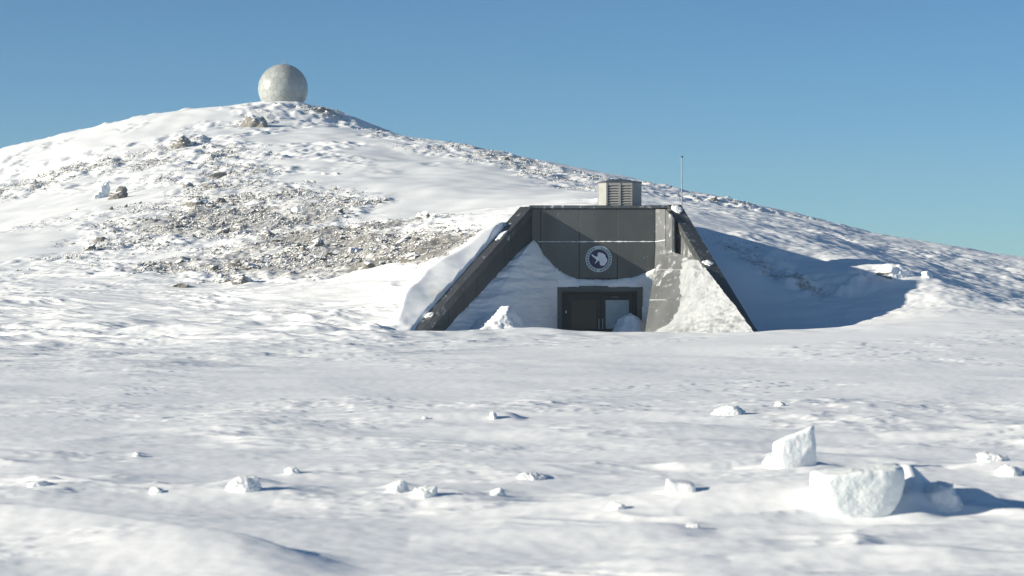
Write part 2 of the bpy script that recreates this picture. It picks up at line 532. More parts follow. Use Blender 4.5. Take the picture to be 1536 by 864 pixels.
# gentle drifts in the foreground: (column, row, half-length along x, half-depth, height, sharpness of crest)
def H(x, y, detail=True):
    x = np.asarray(x, float); y = np.asarray(y, float)
    z = pre_base(x, y)
    # ---- bank left of the left wing
    n, s, ln = wing_n(x, y)
    plane = LF.z - 0.12 - 0.2 * (x - LF.x) + 0.8 * (y - LF.y) + 0.05 * perlin(x * 1.3, y * 1.3, 5)
    yc = np.interp(x, BX, BY)
    top = np.interp(x + 0.14 * perlin(y * 0.8, x * 0.5, 6), BX, BZ) - 0.16 * np.maximum(0, y - yc) + 0.05 * perlin(x * 1.2, y * 0.8, 8)
    bank = -smax(-plane, -top, 0.10)
    wb = sstep(0.04, 0.26, n) * (1 - sstep(0.2, 1.2, x)) * sstep(55.5, 57.0, y) * (1 - sstep(66, 74, y))
    bank = np.where(wb > 0, bank, -5)
    zb = smax(z, bank, 0.18)
    z = z + (zb - z) * wb
    # ---- the forecourt between the wings, scoured lower than the crest in front of it
    rx = RF.x + (y - RF.y) * (RT.x - RF.x) / (RT.y - RF.y)
    court = sstep(0.26, 0.04, n) * sstep(0.0, -0.4, x - rx - 0.2) * sstep(56.6, 58.0, y)
    court = court * (y < FY + 2)
    z = z * (1 - court) + (-0.05) * court
    # ---- the building's own footprint
    foot = sstep(XL + 0.02, XL + 0.3, x) * (1 - sstep(XR - 0.3, XR - 0.02, x)) * sstep(FY + 0.05, FY + 0.4, y) * (1 - sstep(BACK - 0.5, BACK - 0.1, y))
    z = z * (1 - foot) - 0.4 * foot
    # outside the right wing: wind scoop along its foot
    if not detail:
        return z
    rk = rock_mask(x, y)
    near = 1 - sstep(44, 58, y)
    beh = sstep(0, 8, y)
    # wind-aligned coordinates
    ca, sa = math.cos(0.12), math.sin(0.12)
    u = x * ca + y * sa; v = -x * sa + y * ca
    # broad drifts
    z = z + near * 0.055 * perlin(u / 5.5, v / 7.5, 21) * (0.5 + 0.5 * beh)
    z = z + near * 0.030 * perlin(u / 2.2 + 0.5 * perlin(u / 3, v / 3, 30), v / 1.9, 22)
    # sastrugi: low tongues with a steeper lee end
    ca3, sa3 = math.cos(0.55), math.sin(0.55)
    u3 = x * ca3 + y * sa3; v3 = -x * sa3 + y * ca3
    pw = perlin(u3 / 2.0, v3 / 1.4, 23)
    sas = ridged(u / 4.2 + 0.6 * pw, v / 0.85 + 0.35 * pw, 3, 24, 0.42)
    patch = sstep(-0.25, 0.30, perlin(x / 3.6, y / 3.4, 25) + 0.18 * np.sin(y * 0.9))
    fore = sstep(7, 12, y) * (1 - sstep(27, 37, y))
    z = z + near * (0.055 * fore + 0.008) * patch * np.clip((sas + 0.2) / 1.7, 0, 1) ** 1.6
    # broken crust: small plates and lumps
    lump = ridged(u / 0.8, v / 0.24, 3, 26, 0.5)
    pl = sstep(0.15, 0.5, perlin(u / 2.6, v / 1.5, 27) + 0.04)
    z = z + near * (0.013 * fore + 0.004) * pl * sstep(0.1, 1.5, lump)
    z = z + near * 0.003 * fbm(x / 0.2, y / 0.2, 2, 28)
    # soft shallow dunes
    z = z + near * fore * 0.045 * perlin(u / 3.8 + 0.4 * pw, v / 1.2, 32)
    # the lip before the forecourt is not ruled straight
    lip = sstep(52, 55.5, y) * (1 - sstep(57.0, 58.5, y))
    z = z + lip * (0.05 * perlin(x / 2.3, y / 3, 33) + 0.02 * perlin(x / 0.7, y / 0.8, 34))
    # long tongues swept out from the hill's foot at left
    tong = sstep(36, 46, y + 2.0 * perlin(x / 5, y / 9, 35)) * (1 - sstep(60, 66, y)) * (1 - sstep(-3.0, 2.5, x - 0.35 * (y - 50)))
    uu = x + 0.55 * (y - 50) + 0.9 * perlin(x / 6, y / 6, 36); vv = y - 0.30 * x
    z = z + tong * (0.13 * np.clip((ridged(uu / 6.0, vv / 1.8, 3, 37, 0.45) + 0.1) / 1.6, 0, 1) ** 1.5 - 0.04)
    # the wide smooth belt before the building carries a few thin scour marks
    belt = sstep(28, 36, y) * (1 - sstep(54, 58, y))
    z = z + sstep(17, 24, y) * (1 - sstep(54, 58, y)) * 0.016 * sstep(0.7, 0.95, ridged(u / 1.6, v / 0.6, 2, 29)) * sstep(-0.05, 0.3, perlin(u / 5, v / 5, 31))
    # ---- wind-worked snow at the hill's foot
    footw = sstep(47, 56, y) * (1 - sstep(95, 125, y)) * (1 - sstep(-3.2, -1.5, x) * (1 - sstep(64, 72, y)))
    footw = footw * (1 - 0.65 * sstep(2, 8, x) * (1 - sstep(70, 80, y)))
    ca2, sa2 = math.cos(-0.45), math.sin(-0.45)
    u2 = x * ca2 + y * sa2; v2 = -x * sa2 + y * ca2
    wp = perlin(u2 / 5, v2 / 4, 41)
    z = z + footw * (0.13 * np.clip((ridged(u2 / 4.5 + 0.6 * wp, v2 / 1.7 + 0.8 * wp, 3, 42, 0.45) + 0.2) / 1.7, 0, 1) ** 1.5 - 0.05
                     + 0.032 * fbm(u2 / 2.0, v2 / 0.6, 3, 43) + 0.022 * sstep(0.5, 0.95, ridged(u2 / 1.5 + 0.5 * wp, v2 / 0.42, 2, 44)) * sstep(-0.1, 0.3, perlin(u2 / 4, v2 / 4, 45)))
    # ---- the hill
    hill = sstep(70, 105, y) * (1 - sstep(330, 400, y))
    rr = sstep(0.08, 0.6, rk)
    z = z + hill * (0.16 * fbm(x / 9, y / 14, 3, 51) + (1 - rr) * (0.022 * perlin(u / 7.0, v / 0.9, 52) + 0.05 * perlin(x / 2.2, y / 3.1, 53)))
    z = z + hill * rr * (0.20 * fbm(x / 2.6, y / 4.0, 4, 54, 0.55) + 0.06 * ridged(x / 0.9, y / 1.5, 2, 55))
    rough2 = sstep(0.05, 0.35, perlin(x / 7, y / 11, 56) + 0.15) * sstep(150, 190, y) * (1 - sstep(-12, 2, x))
    z = z + hill * rough2 * 0.22 * fbm(x / 1.6, y / 2.6, 3, 57)
    # right-hand slope: streaky wind crust
    rs = sstep(5.5, 8.5, x) * sstep(58, 63, y) * (1 - sstep(200, 260, y))
    z = z + rs * (0.095 * fbm(u / 3.0, v / 1.7, 5, 58, 0.62) + 0.35 * rk * (0.3 + fbm(x / 0.9, y / 0.9, 3, 59)))
    # ---- named drifts
    for (cx, cy, al, ar, an_, af, hh, tilt, pw_) in DRIFTS:
        dx = (x - cx); dy = (y - cy) - tilt * dx
        near_box = (np.abs(dx) < al + ar + 1) & (np.abs(dy) < an_ + af + 1)
        if not near_box.any(): continue
        prof = np.where(dx < 0, np.clip(1 + dx / al, 0, 1) ** pw_, 1 - sstep(0.1, 1.0, dx / ar))
        prof = prof * (2 - prof) if pw_ >= 1 else prof
        cross = np.where(dy > 0, 1 - sstep(0, 1.0, dy / af), 1 - sstep(0, 1.0, -dy / an_))
        z = z + hh * prof * cross
    for (cx, cy, r, hh) in SKIRTS:
        dx = (x - cx); dy = (y - cy)
        # tail to leeward (right)
        q = np.where(dx > 0, dx / (1.9 * r), dx / r) ** 2 + (dy / r) ** 2
        z = z + hh * np.exp(-1.9 * (np.sqrt(q + 0.03) - 0.17)) * (1 - sstep(2.2, 3.4, np.sqrt(q)))
    return z

DRIFTS = []
SKIRTS = []
def gp(px, py):
    return ray_hit(px, py, lambda a, b: H(a, b, False), 9.0, 120.0)
def drift(px, py, al, ar, an_, af, hh, tilt=0.0, pw_=1.0):
    g = gp(px, py)
    DRIFTS.append((g[0], g[1], al, ar, an_, af, hh, tilt, pw_))
drift(60, 795, 3.6, 2.4, 1.9, 0.4, 0.10, -0.75)        # long tongue, lower left
drift(250, 822, 1.6, 1.3, 1.2, 0.3, 0.07, -0.7)
drift(1345, 766, 3.4, 0.26, 0.85, 1.2, 0.255, 0.0, 0.999)       # ramp up to the icy wedge
drift(1412, 768, 0.30, 0.60, 0.45, 0.7, 0.17, 0.0)
drift(1500, 752, 0.5, 0.8, 0.5, 0.8, 0.10, 0.0)
drift(1190, 705, 0.50, 0.5, 0.4, 0.5, 0.05, 0.0)
drift(745, 632, 2.2, 0.35, 0.6, 0.9, 0.07, 0.0)
drift(1400, 640, 3.0, 1.6, 0.8, 1.2, 0.09, 0.0)
drift(1080, 655, 2.6, 2.6, 0.8, 1.2, 0.08, 0.05)
drift(1490, 655, 1.2, 1.0, 0.6, 0.9, 0.08, 0.05)
drift(1510, 705, 0.5, 0.5, 0.4, 0.5, 0.06, 0.0)
drift(620, 755, 1.0, 0.9, 0.5, 0.7, 0.05, 0.05)
drift(370, 748, 0.7, 0.7, 0.5, 0.6, 0.04, 0.0)
drift(900, 800, 1.2, 0.8, 0.6, 0.5, 0.06, 0.1)
drift(1300, 838, 0.8, 0.9, 0.5, 0.3, 0.06, 0.05)
drift(1300, 520, 4.0, 4.0, 2.0, 2.0, 0.08, 0.0)
BLOCKS = [  # column, row of foot, half-width px, height px, name, label, boxy
    (1020, 739, 22, 15, 'snow_block', 'small brick-shaped snow block lying alone left of the icy wedge', True),
    (1163, 698, 20, 14, 'snow_block', 'low rough snow heap at the foot of the upright slab', False),
    (597, 738, 24, 21, 'snow_block', 'rounded snow lump touching a second lump, the farther of the pair', False),
    (640, 747, 26, 22, 'snow_block', 'rounded snow lump touching a second lump, the nearer of the pair', False),
    (368, 738, 36, 26, 'snow_mound', 'wide crumbly snow mound with a long blue shadow, alone on smooth snow', False),
    (233, 741, 13, 13, 'snow_lump', 'small pointed snow lump beside the wide crumbly mound', False),
    (205, 685, 9, 8, 'snow_lump', 'tiny snow lump standing alone on flat snow left of the rocky hill', False),
    (58, 731, 22, 12, 'snow_mound', 'low flattened snow mound beyond the long curved drift', False),
    (740, 629, 8, 13, 'snow_lump', 'egg-shaped snow lump on the end of a low drift below the doorway', False),
    (637, 629, 5, 5, 'snow_lump', "tiny round snow lump just beyond the egg-shaped lump's drift", False),
    (1098, 622, 30, 12, 'snow_mound', 'flat broken snow mound on the field between entrance and slab', False),
    (1172, 609, 10, 6, 'snow_lump', 'small snow lump behind the flat broken mound', False),
    (746, 744, 14, 11, 'snow_lump', 'small crumbly snow lump between paired lumps and brick-shaped block', False),
    (796, 718, 26, 12, 'snow_mound', 'crumbly low snow heap beyond the small lump, near mid field', False),
    (440, 712, 18, 11, 'snow_mound', 'low snow heap just behind the wide crumbly mound', False),
    (1490, 692, 30, 16, 'snow_mound', 'bright bumpy snow ridge of broken crust beyond the icy wedge', False),
    (1520, 713, 26, 17, 'snow_mound', 'bright rounded snow hump in front of the bumpy crust ridge', False),
    (925, 765, 18, 11, 'snow_lump', 'low lump on the ramp of snow leading to the wedge', False),
    (1040, 792, 12, 7, 'snow_lump', "small crust lump at the near foot of the wedge's ramp", False)]
for (px_, py_, hw_, ht_, *_r) in BLOCKS:
    g_ = gp(px_, py_); s_k = g_[1] / FPX
    SKIRTS.append((g_[0], g_[1] + 0.05, hw_ * s_k * 1.5, ht_ * s_k * 0.62))
_w = W(1285, 770, 15.05)
SKIRTS.append((_w[0] + 0.02, _w[1], 0.34, -0.055))           # wind scoop before the icy wedge

# ---- the grid
def rows():
    ys = [-2500, -1200, -600, -300, -160, -90, -60, -42, -30, -21, -14, -9, -5, -2, 0, 1.5, 3, 4.5, 6, 7.2, 8.2, 9, 9.6, 10.1, 10.5]
    y = 10.8
    while y < 55.5:
        ys.append(y); y += min(0.026 * (y / 11.0) ** 1.25, 0.12)
    while y < 70:
        ys.append(y); y += 0.11
    while y < 255:
        ys.append(y); y += min(0.11 + (y - 70) * 0.004, 0.52)
    st = 0.8
    while y < 6000:
        ys.append(y); y += st; st *= 1.22
    return np.array(ys)
YS = rows()
NC = 600
tn = np.linspace(-1, 1, NC)
ext = []
e = 0.006; acc = 0.0
for k in range(46):
    acc += e; e *= 1.21; ext.append(acc)
ext = np.array(ext)
half = np.maximum(0.262 * YS, 3.4)
half = np.minimum(half, 66.0 + 0 * YS)
tcol = np.concatenate([-1 - ext[::-1], tn, 1 + ext])
GX = tcol[None, :] * half[:, None]
GX = np.clip(GX, -6000, 6000) if False else GX
GY = np.repeat(YS[:, None], len(tcol), 1)
GZ = H(GX, GY)
RK = rock_mask(GX, GY)
sx_, sy_, sz_ = ray_hit(662, 455, lambda a, b: H(a, b, False), 50, 75)
ST = 0.42 * np.exp(-(((GX - sx_) / 0.28) ** 2 + ((GY - sy_) / 0.35) ** 2)) * np.clip(0.6 + 0.9 * perlin(GX * 4, GY * 5, 77), 0, 1)

def grid_normals(X, Y, Z):
    P = np.stack([X, Y, Z], -1)
    du = np.empty_like(P); dv = np.empty_like(P)
    du[:, 1:-1] = P[:, 2:] - P[:, :-2]; du[:, 0] = P[:, 1] - P[:, 0]; du[:, -1] = P[:, -1] - P[:, -2]
    dv[1:-1] = P[2:] - P[:-2]; dv[0] = P[1] - P[0]; dv[-1] = P[-1] - P[-2]
    n = np.cross(du, dv)
    n /= np.linalg.norm(n, axis=-1, keepdims=True) + 1e-12
    return n
GN = grid_normals(GX, GY, GZ)

def sheet(name, r0, r1):
    X = GX[r0:r1]; Y = GY[r0:r1]; Z = GZ[r0:r1]
    nr, nc = X.shape
    co = np.stack([X, Y, Z], -1).reshape(-1, 3).astype(np.float32)
    idx = np.arange(nr * nc).reshape(nr, nc)
    q = np.stack([idx[:-1, :-1], idx[:-1, 1:], idx[1:, 1:], idx[1:, :-1]], -1).reshape(-1, 4)
    me = bpy.data.meshes.new(name)
    me.vertices.add(len(co)); me.vertices.foreach_set('co', co.ravel())
    me.loops.add(q.size); me.loops.foreach_set('vertex_index', q.ravel().astype(np.int32))
    me.polygons.add(len(q)); me.polygons.foreach_set('loop_start', np.arange(0, q.size, 4, dtype=np.int32))
    me.update(calc_edges=True)
    me.polygons.foreach_set('use_smooth', np.ones(len(q), bool))
    for nm, A in (('rock', RK), ('stain', ST)):
        at = me.attributes.new(nm, 'FLOAT', 'POINT')
        at.data.foreach_set('value', A[r0:r1].ravel().astype(np.float32))
    me.normals_split_custom_set_from_vertices(GN[r0:r1].reshape(-1, 3))
    o = link(name, me, M_GROUND)
    o['kind'] = 'structure'
    return o
SPLIT = int(np.searchsorted(YS, 76.0))
tag(sheet('snow_field', 0, SPLIT + 1), 'wind-worked snow field in front of the half-buried entrance', 'snow')
tag(sheet('hill', SPLIT, len(YS)), 'snowy hill with exposed rocky slopes below the white dome', 'hill')

def ground(px, py, y0=9.5, y1=300):
    return Vector(ray_hit(px, py, H, y0, y1))

def gz(x, y):
    return float(H(np.array([x]), np.array([y]))[0])

# ------------------------------------------------------------------ entrance building
B = empty('bunker_entrance', ((XL + XR) / 2, FY, 0.0))
tag(B, 'dark metal clad bunker entrance with sloping wing walls half buried in snow', 'building')
core_z0 = -0.6
# solid body behind the cladding, with an opening for the doors
DX0, DX1, DZ1 = fx(843), fx(955), fz(437)
core = [(XL - 0.02, FY + 0.03, core_z0), (DX0, FY + 0.03, core_z0), (DX0, FY + 0.03, DZ1), (DX1, FY + 0.03, DZ1), (DX1, FY + 0.03, core_z0),
        (XR - 0.05, FY + 0.03, core_z0), (XR - 0.05, FY + 0.03, ROOF - 0.09), (XL - 0.02, FY + 0.03, ROOF - 0.09)]
prism('wall_core', core, (0, 0.42, 0), M_CORE, B)
box('rear_block', XL - 0.02, XR - 0.05, FY + 0.455, BACK, core_z0, ROOF - 0.09, M_WING, B)
box('roof_cap', XL - 0.06, RT.x + 0.02, FY - 0.05, BACK + 0.06, ROOF - 0.088, ROOF, M_COPING, B, 0.012)
# facade panels, each with its own edges
def panel(x0, x1, z0, z1, name='panel'):
    g = 0.007
    return box(name, x0 + g, x1 - g, FY, FY + 0.027, z0 + g, z1 - g, M_PANEL, B, 0.004)
cols = [fx(797), fx(811), fx(869), fx(926), fx(983)]
rws = [fz(313), fz(362.5), fz(417.5)]
for i in range(4):
    for j in range(2):
        panel(cols[i], cols[i + 1], rws[j + 1], rws[j])
panel(fx(797), fx(834), 0.3, rws[2]); panel(fx(963), fx(983), 0.0, rws[2])
panel(fx(834), fx(899), DZ1 + 0.06, rws[2]); panel(fx(899), fx(963), DZ1 + 0.06, rws[2])

def ragged_strip(name, p0, p1, h, out, seed, parent, lift=(0, -0.02, 0)):
    """frost packed in a joint: a thin uneven ribbon with thickness"""
    p0 = Vector(p0); p1 = Vector(p1); n = 40
    vs = []; fs = []
    for k in range(n + 1):
        t = k / n
        p = p0.lerp(p1, t)
        w = h * (0.35 + 0.65 * abs(mnoise.noise(Vector((t * 14, seed * 3.7, 0)))) * 1.8)
        o = Vector(out) * (0.5 + 0.8 * abs(mnoise.noise(Vector((t * 9, seed, 4)))))
        vs += [p + Vector((0, 0, -w)), p + o + Vector((0, 0, -w * .4)), p + o * 0.8 + Vector((0, 0, w * .5)), p + Vector((0, 0, w))]
    for k in range(n):
        a = 4 * k
        for i in range(3):
            fs.append((a + i, a + i + 1, a + 5 + i, a + 4 + i))
    fs += [(3, 2, 1, 0), (4 * n, 4 * n + 1, 4 * n + 2, 4 * n + 3)]
    return link(name, mesh_from(name, vs, fs, True), M_FROST, parent)
ragged_strip('frost_line', (fx(806), FY, rws[1]), (fx(869), FY, rws[1]), 0.012, (0, -0.018, 0), 1, B)
ragged_strip('frost_line', (fx(869), FY, rws[1]), (fx(983), FY, rws[1]), 0.018, (0, -0.024, 0), 2, B)

# --- left wing
def wing_wall(name, T, F, inward, thick, mat, top_drop):
    """vertical wall below a sloping coping line"""
    poly = [(T.x, T.y, -0.6), (F.x, F.y, -0.6), (F.x, F.y, F.z - top_drop), (T.x, T.y, T.z - top_drop)]
    return prism(name, poly, inward * thick, mat, B)
ld = Vector((LT.x - LF.x, LT.y - LF.y, 0)).normalized()
lout = Vector((-ld.y, ld.x, 0))                    # outwards, left
lw = wing_wall('wing_wall', LT + lout * 0.05, LF + lout * 0.05, lout, 0.24, M_CORE, 0.06)
# cladding of the inner face, one sheet per bay
def bay(T, F, outv, a, b, mat, off, thick=0.03, z0=-0.5, drop=0.10):
    p = F.lerp(T, a); q = F.lerp(T, b)
    d = (q - p); d.z = 0; g = d.normalized() * 0.006
    poly = [(p.x + g.x, p.y + g.y, z0), (q.x - g.x, q.y - g.y, z0), (q.x - g.x, q.y - g.y, q.z - drop), (p.x + g.x, p.y + g.y, p.z - drop)]
    poly = [Vector(v) + outv * off for v in poly]
    return prism('wing_panel', poly, outv * thick, mat, B)
for a, b in ((0.02, 0.25), (0.25, 0.5), (0.5, 0.75), (0.75, 1.01)):
    bay(LT, LF, lout, a, b, M_WING, 0.015)
def coping(name, T, F, side, w, h, mat, z_off=0.0, e0=0.0, e1=0.0, under=0.0):
    d = (T - F).normalized()
    a = F - d * e0; b = T + d * e1
    up = d.cross(side).normalized()
    if up.z < 0: up = -up
    poly = [a - side * under, a + side * w, a + side * w + up * h, a - side * under + up * h]
    poly = [p + Vector((0, 0, z_off)) for p in poly]
    return prism(name, poly, b - a, mat, B, 0.008)
coping('coping', LT, LF, lout, 0.32, 0.10, M_COPING, -0.10, 0.35, 0.0, 0.05)
coping('coping_fascia', LT, LF, lout, 0.03, 0.13, M_COPING, -0.235, 0.35, -0.05, 0.035)

# --- right wing
rd = Vector((RT.x - RF.x, RT.y - RF.y, 0)).normalized()
rout = Vector((rd.y, -rd.x, 0))                    # outwards, right
AT = Vector((3.96, 61.8, 2.53)); AN = Vector((-7.32, -4.98, 5.4)).normalized()
def ahit(px, py, lift=0.0):
    r = Vector(((px - CX) / FPX, 1.0, (CY - py) / FPX))
    o = Vector((0, 0, EYE))
    t = (AT + AN * lift - o).dot(AN) / r.dot(AN)
    return o + r * t
def wall_px(py):
    """column where the apron's plane meets the inner face of the right wing"""
    for px in np.arange(1000, 1240, 0.5):
        if (ahit(px, py) - RT).dot(rout) > 0.045:
            return float(px)
    return 1240.0
def apron(pts):
    c = sum(pts, Vector()) / len(pts)
    pts = [p + (c - p).normalized() * 0.008 for p in pts]
    return prism('apron_panel', pts, -AN * 0.035, M_APRON, B, 0.004)
a0, a1, a2, a3 = ahit(983, 366), ahit(998, 369), ahit(1010, 378), ahit(wall_px(405), 405)
l1, l2, l3 = ahit(981.5, 404.5), ahit(974, 450), ahit(965, 512)
r1 = ahit(wall_px(390), 390)
r2, r3 = ahit(wall_px(449), 449), ahit(wall_px(512), 512)
apron([a0, a1, a2, r1, a3, l1]); apron([l1, a3, r2, l2]); apron([l2, r2, r3, l3])
prism('apron_core', [p - AN * 0.04 for p in (a0, a1, a2, r1, a3, r2, r3, l3, l2, l1)], -AN * 0.3, M_CORE, B)
ragged_strip('frost_line', l1 + AN * 0.002, l1.lerp(a3, .55) + AN * 0.002, 0.004, AN * 0.008, 4, B)
ragged_strip('frost_line', l2 + AN * 0.002, l2.lerp(r2, .22) + AN * 0.002, 0.008, AN * 0.012, 5, B)
box('leak_block', RT.x - 0.07, RT.x + 0.30, FY - 0.02, FY + 0.6, -0.6, ROOF - 0.14, M_WING, B)  # hidden block added to stop sun leaking through the wing joint
# folded return between facade and wing
zt = ROOF - 0.1
def vwall(name, p, q, ztop_p, ztop_q, mat, thick):
    d = (q - p); d.z = 0; d.normalize(); nrm = Vector((-d.y, d.x, 0))
    if nrm.y < 0: nrm = -nrm
    poly = [(p.x, p.y, min(p.z, q.z) - 0.3), (q.x, q.y, min(p.z, q.z) - 0.3), (q.x, q.y, ztop_q), (p.x, p.y, ztop_p)]
    return prism(name, poly, nrm * thick, mat, B, 0.003)
vwall('return_panel', Vector((a0.x, FY - 0.03, a0.z)), a1, zt, zt - 0.02, M_APRON, 0.05)
vwall('return_panel', a1 + Vector((0.012, -0.012, 0)), a2, zt - 0.02, zt - 0.28, M_APRON, 0.05)
b3 = RT.lerp(RF, 0.13) + rout * 0.04
vwall('return_panel', a2 + Vector((0.012, 0, 0)), Vector((b3.x, b3.y + 0.25, a2.z)), zt - 0.28, zt - 0.42, M_WING, 0.05)  # facet turned from the sun in darker metal, shaped to give the shade
ragged_strip('frost_line', Vector((fx(983), FY - 0.02, rws[1])), Vector((a1.x, a1.y - 0.01, a1.z + 0.16)), 0.02, (-0.02, -0.015, 0), 7, B)
wing_wall('wing_wall', RT + rout * 0.06, RF + rout * 0.06, rout, 0.22, M_CORE, 0.06)
for a, b in ((0.02, 0.27), (0.27, 0.52), (0.52, 0.78), (0.78, 0.99)):
    bay(RT, RF, rout, a, b, M_APRON, 0.022)
    bay(RT, RF, rout, a, b, M_WING, 0.285)
coping('coping', RT, RF, rout, 0.34, 0.10, M_COPING, -0.10, 0.35, 0.0, 0.05)
coping('coping_fascia', RT, RF, rout, 0.03, 0.13, M_COPING, -0.235, 0.35, -0.05, 0.035)

# --- door
frame = [(fx(834), FY - 0.16, -0.6), (fx(843), FY - 0.16, -0.6), (fx(843), FY - 0.16, fz(437.5)), (fx(955), FY - 0.16, fz(437.5)), (fx(955), FY - 0.16, -0.6),
         (fx(963.5), FY - 0.16, -0.6), (fx(963.5), FY - 0.16, fz(430)), (fx(834), FY - 0.16, fz(430))]
prism('door_frame', frame, (0, 0.26, 0), M_FRAME, B, 0.006)
DY = FY + 0.16
jamb = [(fx(843), DY - 0.05, -0.6), (fx(848), DY - 0.05, -0.6), (fx(848), DY - 0.05, fz(442)), (fx(951), DY - 0.05, fz(442)), (fx(951), DY - 0.05, -0.6),
        (fx(955), DY - 0.05, -0.6), (fx(955), DY - 0.05, fz(437.5)), (fx(843), DY - 0.05, fz(437.5))]
prism('door_jamb', jamb, (0, 0.14, 0), M_DOOR, B, 0.004)
def leaf(x0, x1, gx0, gx1, gmat, gname):
    z0, z1, gz0, gz1 = -0.5, fz(442.5), fz(493.5), fz(450)
    ring = [[(x0, z0), (x1, z0), (x1, z1), (x0, z1)], [(gx0, gz0), (gx1, gz0), (gx1, gz1), (gx0, gz1)]]
    vs = []; 
    for dy in (0.0, 0.05):
        for r in ring:
            vs += [(x, DY + dy, z) for x, z in r]
    fs = []
    for i in range(4):
        j = (i + 1) % 4
        fs += [(i, j, 4 + j, 4 + i), (8 + j, 8 + i, 12 + i, 12 + j), (j, i, 8 + i, 8 + j), (4 + i, 4 + j, 12 + j, 12 + i)]
    d = link('door', mesh_from('door', vs, fs), M_DOOR, B)
    box(gname, gx0 + 0.004, gx1 - 0.004, DY + 0.018, DY + 0.032, gz0 + 0.004, gz1 - 0.004, gmat, d)
    return d
xm = fx(901)
dl = leaf(fx(848.3), xm - 0.006, fx(857), fx(895), M_GLASS, 'glass_pane')
dr = leaf(xm + 0.006, fx(950.7), fx(908.5), fx(944), M_PALE, 'window_panel')  # right leaf opening filled with a plain pale panel
for d, px in ((dl, 898.6), (dr, 904.2)):
    h = tube('handle', (fx(px), DY - 0.06, fz(494)), (fx(px), DY - 0.06, fz(478)), 0.014, 0.014, M_STEEL, d)
    tube('handle_mount', (fx(px), DY - 0.06, fz(492)), (fx(px), DY + 0.004, fz(492)), 0.009, 0.009, M_STEEL, d)
    tube('handle_mount', (fx(px), DY - 0.06, fz(480)), (fx(px), DY + 0.004, fz(480)), 0.009, 0.009, M_STEEL, d)
box('door_closer', fx(917), fx(928), DY - 0.045, DY - 0.004, fz(447), fz(443.6), M_FRAME, dr, 0.006)
box('hinge', fx(848.6), fx(850.2), DY - 0.02, DY - 0.002, fz(470), fz(466), M_STEEL, dl)
box('drip_cover', fx(868), fx(912), FY - 0.235, FY - 0.163, fz(434), fz(429), M_FRAME, B, 0.006)

# --- emblem
EX, EZ = fx(898.1), fz(388.5)
ER = 19.9 * K
emb = tube('emblem', (EX, FY - 0.003, EZ), (EX, FY - 0.026, EZ), ER, ER, M_RINGC, B, 64)
tag(emb, 'round emblem with a white continent on navy inside a pale lettered ring')
def flat(name, pts, y0, y1, mat, parent):
    return prism(name, [(EX + x * K, y1, EZ - z * K) for x, z in pts], (0, y0 - y1, 0), mat, parent)
flat('emblem_field', [(14.5 * math.cos(t), 14.5 * math.sin(t)) for t in np.linspace(0, 2 * math.pi, 56, endpoint=False)], FY - 0.0262, FY - 0.031, M_NAVY, emb)
cont = [(335, 398), (347, 386), (372, 408), (400, 424), (436, 432), (452, 418), (446, 380), (462, 358), (484, 350), (512, 362), (540, 364), (562, 384), (588, 396),
        (594, 428), (604, 452), (622, 470), (628, 500), (622, 532), (600, 556), (588, 584), (560, 604), (528, 594), (506, 598), (490, 574), (486, 536), (478, 508), (462, 502),
        (446, 524), (424, 540), (406, 560), (396, 548), (416, 524), (430, 504), (414, 476), (388, 452), (360, 432), (344, 416)]
flat('emblem_continent', [((x - 470) / 12.34, (z - 475) / 12.34) for x, z in cont], FY - 0.0312, FY - 0.036, M_WHITE, emb)
bm = bmesh.new()
for k in range(26):
    t = 2 * math.pi * k / 26 + 0.05
    if k in (6, 7, 19): continue
    for q in range(2):
        tt = t + q * 0.075
        c = Vector((EX + 17.2 * K * math.cos(tt), FY - 0.0285, EZ + 17.2 * K * math.sin(tt)))
        rr_ = Vector((math.cos(tt), 0, math.sin(tt))); tt_ = Vector((-math.sin(tt), 0, math.cos(tt)))
        a, b = (0.030, 0.007) if (k * 3 + q) % 4 else (0.012, 0.012)
        vv = [bm.verts.new(c + rr_ * i * a + tt_ * j * b) for i, j in ((-1, -1), (1, -1), (1, 1), (-1, 1))]
        wv = [bm.verts.new(v.co + Vector((0, 0.0022, 0))) for v in vv]
        bm.faces.new(vv); bm.faces.new(wv[::-1])
        for i in range(4):
            bm.faces.new((vv[i], wv[i], wv[(i + 1) % 4], vv[(i + 1) % 4]))
bmesh.ops.recalc_face_normals(bm, faces=bm.faces)
me = bpy.data.meshes.new('emblem_lettering'); bm.to_mesh(me); bm.free()
link('emblem_lettering', me, M_NAVY, emb)['kind'] = 'stuff'

# ------------------------------------------------------------------ drifts lying in the forecourt
def sheet_mesh(P):
    """P: array rows x cols x 3 -> smooth quads"""
    nr, nc = P.shape[:2]
    idx = np.arange(nr * nc).reshape(nr, nc)
    q = np.stack([idx[:-1, :-1], idx[:-1, 1:], idx[1:, 1:], idx[1:, :-1]], -1).reshape(-1, 4)
    return P.reshape(-1, 3), q

def build_sheets(name, sheets, mat, flip=False):
    V = []; F = []; off = 0
    for P in sheets:
        v, q = sheet_mesh(P)
        V.append(v); F.append(q + off); off += len(v)
    V = np.concatenate(V); F = np.concatenate(F)
    if flip: F = F[:, ::-1]
    me = mesh_from(name, V.tolist(), F.tolist(), True)
    return link(name, me, mat)

CXs = np.array([797, 801, 805, 811, 818, 830, 840, 850, 862, 875, 905, 930, 950, 965, 976, 984]) 
CYs = np.array([367, 363, 359.5, 367, 381, 397, 406, 412.5, 417, 418.5, 419, 418.5, 415, 410, 405, 401])
def curve_z(x):
    return fz(np.interp(x / K + CX, CXs, CYs)) + 0.018 * perlin(x * 4.0, x * 0 + 3.3, 68) + 0.012 * perlin(x * 13.0, x * 0 + 1.3, 69)
